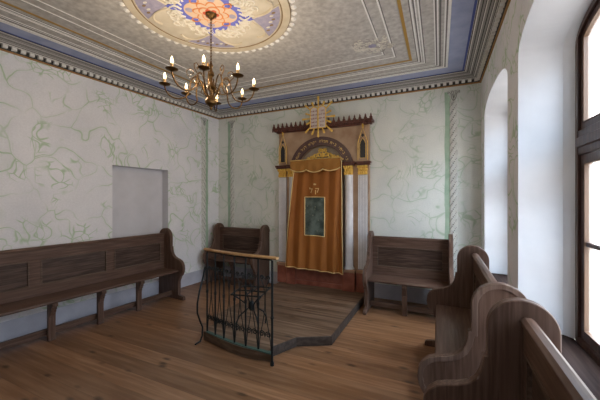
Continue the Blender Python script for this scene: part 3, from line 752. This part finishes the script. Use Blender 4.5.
# writing
def text_mesh(ch, size, ext=.002):
    cu = bpy.data.curves.new('t', 'FONT'); cu.body = ch; cu.size = size; cu.extrude = ext; cu.align_x = 'CENTER'; cu.align_y = 'CENTER'
    o = bpy.data.objects.new('t', cu); COL.objects.link(o); bpy.context.view_layer.update()
    me = bpy.data.meshes.new_from_object(o.evaluated_get(bpy.context.evaluated_depsgraph_get()))
    bpy.data.objects.remove(o); bpy.data.curves.remove(cu)
    vs = [tuple(v.co) for v in me.vertices]; fs = [tuple(p_.vertices) for p_ in me.polygons]; bpy.data.meshes.remove(me)
    return vs, fs
def put_text(b, ch, size, place, mi=0, bold=1.0):
    vs, fs = text_mesh(ch, size); b.add([place(x*bold, y, z) for x, y, z in vs], fs, mi)
phrase = 'כי ביתי בית תפלה יקרא לכל העמים'
nn = len(phrase)
for k, ch in enumerate(phrase):
    if ch == ' ': continue
    a = radians(17+146*(k+.5)/nn)      # right to left
    def pl_(x, y, z, a=a):
        r = .468+y; tx, tz = sin(a), -cos(a)
        return (AX+r*cos(a)+x*tx, -.137-z, zc+r*sin(a)+x*tz)
    b = MB(); put_text(b, ch, .062, pl_); part(b, 'gold_letter', M['goldpaint'], archo)
# entablature ledges and capitals
for xa, xb, dep in ((XL-.03, 1.585, .17), (1.575, 1.745, .195), (2.515, 2.74, .195), (2.745, XR+.03, .17)):
    b = MB(); b.box(xa, xb, -dep, -.10, 2.035, 2.065); b.box(xa+.012, xb-.012, -dep+.015, -.10, 2.010, 2.035); part(b, 'ledge', M['arkwood'], bevel=.004)
def capital(xc, hw_, dep):
    b = MB(); b.box(xc-hw_, xc+hw_, -dep+.02, -.10, 1.875, 2.01)
    for r_ in range(3):
        for q in range(4):
            u = -hw_+2*hw_*(q+.5)/4+(.01 if r_ % 2 else -.005); z = 1.89+.042*r_
            b.ball((xc+(u)*(1+.06*r_), -dep+.016-.008*r_, z+.01), .022, 7, (.8, .75, 1.15))
    for s_ in (-1, 1):
        b.tube([(xc+s_*hw_*(.55), -dep, 1.93), (xc+s_*hw_*.75, -dep-.006, 1.975), (xc+s_*hw_*1.1, -dep-.004, 2.0), (xc+s_*hw_*1.15, -dep, 1.98), (xc+s_*hw_*.95, -dep-.004, 1.972)], .008, 6)
    b.box(xc-hw_*1.02, xc+hw_*1.02, -dep+.004, -.10, 1.868, 1.880)
    return b
# flat outer pilasters
for xc in (1.475, 2.845):
    b = MB(); hw_ = .072
    xs = [xc-hw_+2*hw_*i/6 for i in range(7)]
    b.box(xc-hw_, xc+hw_, -.118, -.10, .425, 1.87, 1)
    for i in range(0, 6):
        m_ = (xs[i]+xs[i+1])/2; b.box(m_-.0085, m_+.0085, -.128, -.117, .44, 1.86, 0)
    part(b, 'pilaster', [M['silver'], M['colgroove']], bevel=.002)
    part(capital(xc, .068, .15), 'capital', M['gold'])
# engaged round columns
for xc, rad in ((1.655, .058), (2.630, .068)):
    b = MB(); prof = [(rad*1.25, .425), (rad*1.25, .44), (rad*1.05, .455), (rad, .47), (rad*.93, 1.86), (rad*1.02, 1.87)]
    seg = 32; vs = []; fs = []
    for r_, z in prof:
        for k in range(seg):
            a = 2*pi*k/seg; rr = r_*(1-.07*(k % 4 == 0)) if .46 < z < 1.865 else r_
            vs.append((xc+rr*cos(a), -.112+rr*sin(a)*.9, z))
    for i in range(len(prof)-1):
        for k in range(seg): j = (k+1) % seg; fs.append((i*seg+k, i*seg+j, (i+1)*seg+j, (i+1)*seg+k))
    b.add(vs, fs, 0); part(b, 'column', M['silver'], angle=60)
    part(capital(xc, .062, .18), 'capital', M['gold'])
# gothic aedicules over the pilasters
for xc in (1.483, 2.848):
    b = MB(); w_ = .072
    body = [(xc-w_, 2.07), (xc-w_, 2.36), (xc-.010, 2.575), (xc+.010, 2.575), (xc+w_, 2.36), (xc+w_, 2.07)]
    b.prism(body, -.125, -.10, 'y'); a_ = part(b, 'gothic_niche', M['marble_t'], bevel=.003)
    b = MB(); b.tube([(xc-w_, -.128, 2.09), (xc-w_, -.128, 2.36), (xc, -.128, 2.585), (xc+w_, -.128, 2.36), (xc+w_, -.128, 2.09)], .0055, 6)
    lz = [(xc-.045, 2.12), (xc-.045, 2.33)]+[(xc-.045+.090*i/8, 2.33+.075*sin(pi*i/8)**.8*(1 if i != 4 else 1.25)) for i in range(1, 8)]+[(xc+.045, 2.33), (xc+.045, 2.12)]
    b.tube([(x, -.128, z) for x, z in lz+[lz[0]]], .0035, 5)
    b.lathe([(.0, -.03), (.016, -.02), (.012, 0), (.02, .012), (.014, .03), (0, .045)], (xc, -.128, 2.60), 8)
    part(b, 'gilt_tracery', M['gold'], a_)
    b = MB(); b.prism(lz, -.127, -.12, 'y')
    b.prism([(xc+.020*cos(t)*(1+.25*cos(4*t)), 2.462+.024*sin(t)*(1+.25*cos(4*t))) for t in [2*pi*i/20 for i in range(20)]], -.127, -.12, 'y')
    part(b, 'niche_opening', M['black'], a_)
# crown cornice with cresting
b = MB()
CZ = -.035
for d, za, zb in ((.135, 2.655+CZ, 2.675+CZ), (.155, 2.675+CZ, 2.70+CZ), (.175, 2.70+CZ, 2.735+CZ)):
    o_ = d-.12; b.box(XL+.005-o_*1.6, XR-.035+o_*1.6, -d, -.003, za, zb)
x = XL-.07
while x < XR+.045:          # carved leaf drops on the front
    b.ball((x, -.172, 2.690+CZ), .020, 6, (.8, .6, 1.2)); x += .036
cr_ = part(b, 'crown_cornice', M['arkwood'], bevel=.003)
n_ = 21
for i in range(n_):
    x = XL-.058+(XR-XL+.09)*i/(n_-1)
    b = MB(); b.prism([(x+u, z+CZ) for u, z in ((-.020, 2.733), (-.024, 2.752), (-.012, 2.768), (-.010, 2.79), (0, 2.815), (.010, 2.79), (.012, 2.768), (.024, 2.752), (.020, 2.733))], -.165, -.145, 'y')
    part(b, 'crest_point', M['arkwood'], cr_)
# gilt ornament in the tympanum
b = MB()
for s_ in (-1, 1):
    for cx, cz, r_, t0_ in ((.060, 2.21, .044, 0), (.130, 2.195, .038, 1), (.195, 2.18, .032, 2), (.050, 2.285, .030, 1), (.250, 2.165, .022, 0)):
        pts = [(AX+.01+s_*(cx+(r_*(1-.06*i))*cos(t0_+i*.6)), -.052, cz+(r_*(1-.06*i))*sin(t0_+i*.6)) for i in range(11)]
        b.tube(pts, .012, 6)
    for cx, cz in ((.09, 2.225), (.15, 2.20), (.2, 2.185), (.03, 2.30), (.25, 2.165)):
        b.ball((AX+.01+s_*cx, -.054, cz), .023, 7, (1, .6, 1.2))
b.ball((AX+.01, -.055, 2.21), .035, 9, (1, .5, 1.3)); b.ball((AX+.01, -.055, 2.285), .022, 8, (.9, .5, 1.4)); b.box(AX-.26, AX+.27, -.06, -.036, 2.125, 2.145)
for s_ in (-1, 1): b.box(AX-.28 if s_ < 0 else AX+.25, AX-.25 if s_ < 0 else AX+.28, -.06, -.036, 2.12, 2.15)
part(b, 'gilt_ornament', M['gold'])

# ---------------------------------------------------------------- tablets with rays
import sys
TCX, TCZ = 2.158, 2.785
root = empty('stone_tablets', (TCX, -.205, TCZ)); tag(root, 'grey twin tablets with golden rays above the shrine crown', 'tablets')
b = MB()
for s_ in (-1, 1):
    xc = s_*.067
    b.prism([(xc-.064, -.165), (xc-.064, .12)]+[(xc-.064*cos(pi*i/10), .12+.055*sin(pi*i/10)) for i in range(1, 10)]+[(xc+.064, .12), (xc+.064, -.165)], -.012, .012, 'y')
tb = b.build('tablet_stone', M['stone'], root, .003)
b = MB()
for s_ in (-1, 1):
    xc = s_*.067
    pts = [(xc-.064, -.165), (xc-.064, .12)]+[(xc-.064*cos(pi*i/10), .12+.055*sin(pi*i/10)) for i in range(1, 10)]+[(xc+.064, .12), (xc+.064, -.165)]
    b.tube([(x, -.012, z) for x, z in pts+[pts[0]]], .009, 6)
b.build('gilt_edge', M['gold'], root)
rows = [('אנכי', 'לא תרצח'), ('לא יהיה', 'לא תנאף'), ('לא תשא', 'לא תגנב'), ('זכור', 'לא תענה'), ('כבד', 'לא תחמד')]
for r_, (rt, lt) in enumerate(rows):
    for word, xc in ((rt, .067), (lt, -.067)):
        n_ = len(word); stp = min(.019, .105/n_)
        for k, ch in enumerate(word):     # glyphs set one by one, right to left
            if ch == ' ': continue
            off = (n_/2-.5-k)*stp
            b = MB(); put_text(b, ch, .036, lambda x, y, z, off=off, xc=xc, r_=r_: (xc+off+x, -.013-z, .105-.058*r_+y))
            b.build('red_letter', M['redink'], tb)
random.seed(3)
NR = 16
for k in range(NR):
    a = 2*pi*k/NR+pi/2; ca, sa = cos(a), sin(a)
    r0 = min(.125/max(abs(ca), 1e-3), .165/max(abs(sa), 1e-3))*.97
    r1 = r0+(.135 if k % 2 == 0 else .085)+.02*random.random()
    if k == 0: r1 = .335
    wd = .017
    b = MB(); q0, q1 = (ca*r0, sa*r0), (ca*r1, sa*r1); nx_, nz_ = -sa, ca
    b.prism([(q0[0]-nx_*wd*.35, q0[1]-nz_*wd*.35), (q1[0]-nx_*wd, q1[1]-nz_*wd), (q1[0]+ca*.012, q1[1]+sa*.012), (q1[0]+nx_*wd, q1[1]+nz_*wd), (q0[0]+nx_*wd*.35, q0[1]+nz_*wd*.35)], -.006, .008, 'y')
    b.build('ray', M['gold'], root, .002)
b = MB(); b.box(-.02, .02, .012, .028, -.09, .06); b.build('bracket', M['arkwood'], root)

# ---------------------------------------------------------------- curtain
root = empty('shrine_curtain', (AX, -.19, 2.1)); tag(root, 'rust orange velvet curtain with gold braid hanging before the shrine', 'curtain')
ZT, ZB = 2.095, .395
def cxl(z): t = (ZT-z)/(ZT-ZB); return 1.760-.170*t**.9
def cxr(z): t = (ZT-z)/(ZT-ZB); return 2.538+.050*t
def folds(u, z):
    t = (ZT-z)/(ZT-ZB); s_ = u+.15*(t-.5)*(u-.4)
    amp = .014+.022*t
    f = amp*(sin(s_*31+.6*sin(t*3))*(.35+.65*abs(s_-.52)*1.9) + .5*sin(s_*57+1.2)*(abs(s_-.5)) )
    f += .020*math.exp(-((s_-.17)/.035)**2)*(.5+.5*t) - .016*math.exp(-((s_-.10)/.03)**2)
    k_ = max(0., 1-abs(u-.52)/.33)*max(0., 1-abs(t-.48)/.36); f *= 1-.75*min(1., 2.2*k_)
    return -(.022+.040*t)-f
def cpt(u, z, off=0.):
    zz = z
    x = cxl(z)+(cxr(z)-cxl(z))*u
    hem = -.028*u*((ZT-z)/(ZT-ZB))+.002*sin(u*16)*((ZT-z)/(ZT-ZB))
    return (x-AX, folds(u, z)-off, zz-2.1+hem)
def cloth(NU, NZ, off, th, fn):
    vs = []; fs = []
    for o_ in (off, off-th):
        for j in range(NZ+1):
            for i in range(NU+1): vs.append(fn(i/NU, ZB+(ZT-ZB)*j/NZ, o_))
    n1 = (NU+1)*(NZ+1)
    for o_ in (0, n1):
        for j in range(NZ):
            for i in range(NU): q = o_+j*(NU+1)+i; fs.append((q, q+1, q+NU+2, q+NU+1))
    for j in range(NZ):
        for i in (0, NU): q = j*(NU+1)+i; fs.append((q, q+NU+1, q+NU+1+n1, q+n1))
    for i in range(NU):
        for j in (0, NZ): q = j*(NU+1)+i; fs.append((q, q+1, q+1+n1, q+n1))
    return vs, fs
b = MB(); b.add(*cloth(110, 50, .004, .006, lambda u, z, o_: cpt(u, z, o_))); cl = b.build('cloth', M['velvet'], root, angle=80)
b = MB(); nz = 40
b.tube([cpt(.004, ZT+(ZB-ZT)*i/nz, .006) for i in range(nz+1)]+[cpt(.004+.992*i/60, ZB, .006) for i in range(1, 61)]+[cpt(.996, ZB+(ZT-ZB)*i/nz, .006) for i in range(1, nz+1)], .0075, 6, flat=.8)
b.build('gold_braid', M['trimgold'], root)
# valance
def vb(u): return 1.965-.035*abs(sin(pi*(u*3+.5)))**1.3*0-.040*abs(sin(pi*u*3))**.8+.010*cos(2*pi*u)
VL, VR = 1.712, 2.548
vs = []; fs = []; NU = 90
for o_ in (.105, .098):
    for j in range(7):
        for i in range(NU+1):
            u = i/NU; zt = 2.115+.012*u-.02*abs(u-.5); zb = vb(u); t = j/6; bel = .012*sin(pi*t)
            vs.append((VL+(VR-VL)*u-AX, -(o_+bel+.006*sin(u*38)*t), zt+(zb-zt)*t-2.1))
n1 = 7*(NU+1)
for o_ in (0, n1):
    for j in range(6):
        for i in range(NU): q = o_+j*(NU+1)+i; fs.append((q, q+1, q+NU+2, q+NU+1))
for i in range(NU):
    for j in (0, 6): q = j*(NU+1)+i; fs.append((q, q+1, q+1+n1, q+n1))
for j in range(6):
    for i in (0, NU): q = j*(NU+1)+i; fs.append((q, q+NU+1, q+NU+1+n1, q+n1))
b = MB(); b.add(vs, fs); va = b.build('valance', M['velvet2'], root, angle=80)
b = MB()
b.tube([(VL+(VR-VL)*i/NU-AX, -(.106+.006*sin(i/NU*38)), vb(i/NU)+.004-2.1) for i in range(NU+1)], .009, 6); b.build('gold_fringe', M['trimgold'], va)
b = MB(); b.tube([(VL-.01-AX, -.09, .012), (VR+.01-AX, -.09, .024)], .012, 8); b.box(-.42, -.40, -.09, .09, -.0, .02); b.box(.37, .39, -.09, .09, 0, .025); b.build('curtain_rod', M['goldpaint'], root)
# embroidered patch
PXa, PXb, PZa, PZb = .42, .80, .93, 1.535
u_of = lambda x, z: (x-cxl(z))/(cxr(z)-cxl(z))
def patchpt(s_, t, off): z = PZa+(PZb-PZa)*t; x = 1.940+(2.280-1.940)*s_; return cpt(u_of(x, z), z+.0, off)
vs = []; fs = []
for o_ in (.010, .003):
    for j in range(21):
        for i in range(21): vs.append(patchpt(i/20, j/20, o_))
for o_ in (0, 441):
    for j in range(20):
        for i in range(20): q = o_+j*21+i; fs.append((q, q+1, q+22, q+21))
for i in range(20):
    for q0_, st in ((0, 1), (420, 1), (0, 21), (20, 21)):
        q = q0_+i*st; fs.append((q, q+st, q+st+441, q+441))
b = MB(); b.add(vs, fs); pt = b.build('embroidered_panel', M['patch'], root, angle=80)
b = MB(); path = [(i/15, 0) for i in range(15)]+[(1, i/15) for i in range(15)]+[(1-i/15, 1) for i in range(15)]+[(0, 1-i/15) for i in range(16)]
b.tube([patchpt(s_, t, .012) for s_, t in path], .008, 6); b.build('panel_braid', M['trimgold'], pt)
for ch, x0, sz, z0_ in (('ל', 2.045, .115, 1.635), ('ק', 2.145, .115, 1.640)):
    def pl_(x, y, z, x0=x0, z0_=z0_):
        zz = z0_+y; xx = x0+x; q = cpt(u_of(xx, zz), zz, .007+z); return (xx-AX, q[1], q[2])
    b = MB(); put_text(b, ch, sz, pl_); b.build('embroidered_letter', M['trimgold'], root)
b = MB(); q = cpt(u_of(2.11, 1.735), 1.735, .012)
b.prism([(q[0]-.018, q[2]-.012), (q[0]-.022, q[2]+.012), (q[0]-.009, q[2]+.002), (q[0], q[2]+.02), (q[0]+.009, q[2]+.002), (q[0]+.022, q[2]+.012), (q[0]+.018, q[2]-.012)], q[1], q[1]+.006, 'y')
b.build('embroidered_crown', M['trimgold'], root)

# ---------------------------------------------------------------- chandelier
CC = (2.052, -2.541)
root = empty('brass_chandelier', (CC[0], CC[1], H_CEIL)); tag(root, 'brass chandelier with eight curved arms and lit candle bulbs', 'chandelier')
Z0 = H_CEIL
def zz(z): return z-Z0
b = MB(); b.lathe([(.0, 0), (.055, 0), (.062, -.012), (.050, -.022), (.046, -.035), (.030, -.045), (.024, -.055), (.010, -.062), (.008, -.075)], seg=20); b.build('canopy', M['brass'], root)
b = MB(); z = -.07; k = 0
while z > zz(2.70):
    pts = [((.009*cos(t) if k % 2 == 0 else 0), (0 if k % 2 == 0 else .009*cos(t)), z-.013+.016*sin(t)) for t in [2*pi*i/8 for i in range(9)]]
    b.tube(pts, .0028, 5); z -= .025; k += 1
b.build('chain', M['brass'], root)
b = MB(); prof = [(.004, 2.72), (.012, 2.70), (.020, 2.685), (.010, 2.67), (.014, 2.64), (.028, 2.62), (.030, 2.60), (.014, 2.585), (.012, 2.55), (.024, 2.53), (.040, 2.51), (.042, 2.49), (.020, 2.47), (.014, 2.44), (.022, 2.41), (.046, 2.385), (.054, 2.365), (.048, 2.345), (.024, 2.33)]
b.lathe([(r, zz(z)) for r, z in prof], seg=20); b.build('body', M['brass'], root)
b = MB(); b.lathe([(r, zz(z)) for r, z in [(.024, 2.332), (.018, 2.322), (.010, 2.315), (.013, 2.305), (.008, 2.295), (.001, 2.288)]], seg=14); b.build('finial', M['brass'], root)
cand = [(1.76, -2.785, 2.48), (2.055, -2.975, 2.48), (1.745, -2.53, 2.48), (2.285, -2.885, 2.48), (1.815, -2.185, 2.48), (2.435, -2.665, 2.48), (2.135, -2.19, 2.48), (2.385, -2.36, 2.48)]
for i, (x, y, zc_) in enumerate(cand):
    dx, dy = x-CC[0], y-CC[1]; R_ = hypot(dx, dy); ux, uy = dx/R_, dy/R_
    def A_(r, z): return (ux*r, uy*r, zz(z))
    b = MB(); ctl = [(.030, 2.40), (.06, 2.45), (.085, 2.53), (.115, 2.575), (.150, 2.57), (.172, 2.52), (.180, 2.45), (R_*.53, 2.395), (R_*.66, 2.368), (R_*.82, 2.372), (R_*.94, 2.405), (R_, 2.455), (R_, 2.478)]
    # smooth the control polygon
    P_ = [Vector(A_(r, z)) for r, z in ctl]
    sm = [P_[0]]
    for a_, c_ in zip(P_, P_[1:]): sm += [a_*.75+c_*.25, a_*.25+c_*.75]
    sm.append(P_[-1])
    b.tube(sm, .0062, 7); arm = b.build('arm', M['brass'], root)
    b = MB(); sc_ = [Vector(A_(r, z)) for r, z in ((.165, 2.55), (.200, 2.585), (.205, 2.62), (.178, 2.64), (.150, 2.625), (.148, 2.60), (.165, 2.592), (.175, 2.605))]
    b.tube(sc_, .0042, 6); b.build('upper_scroll', M['brass'], arm)
    b = MB(); b.tube([Vector(A_(r, z)) for r, z in ((.04, 2.50), (.075, 2.475), (.085, 2.44), (.065, 2.425), (.055, 2.445))], .004, 6); b.build('scroll', M['brass'], arm)
    b = MB(); cx, cy, _ = A_(R_, 0)
    b.lathe([(.006, zc_-.012), (.018, zc_-.006), (.040, zc_), (.047, zc_+.008), (.044, zc_+.010), (.018, zc_+.006), (.014, zc_+.014), (.001, zc_+.014)], (cx, cy, -Z0), 20); b.build('drip_pan', M['brass'], arm)
    b = MB(); b.lathe([(.011, zc_+.012), (.012, zc_+.045), (.010, zc_+.048), (.001, zc_+.048)], (cx, cy, -Z0), 12); b.build('candle_sleeve', M['candle'], arm)
    b = MB(); b.lathe([(.006, zc_+.047), (.011, zc_+.058), (.0125, zc_+.068), (.010, zc_+.082), (.005, zc_+.096), (.001, zc_+.106)], (cx, cy, -Z0), 12); b.build('bulb', M['bulb'], arm)
    ld = bpy.data.lights.new('candle_light', 'POINT'); ld.energy = .9; ld.color = (1, .80, .56); ld.shadow_soft_size = .02
    lo = bpy.data.objects.new('candle_light', ld); COL.objects.link(lo); lo.parent = root; lo.location = (cx, cy, zc_+.135-Z0)
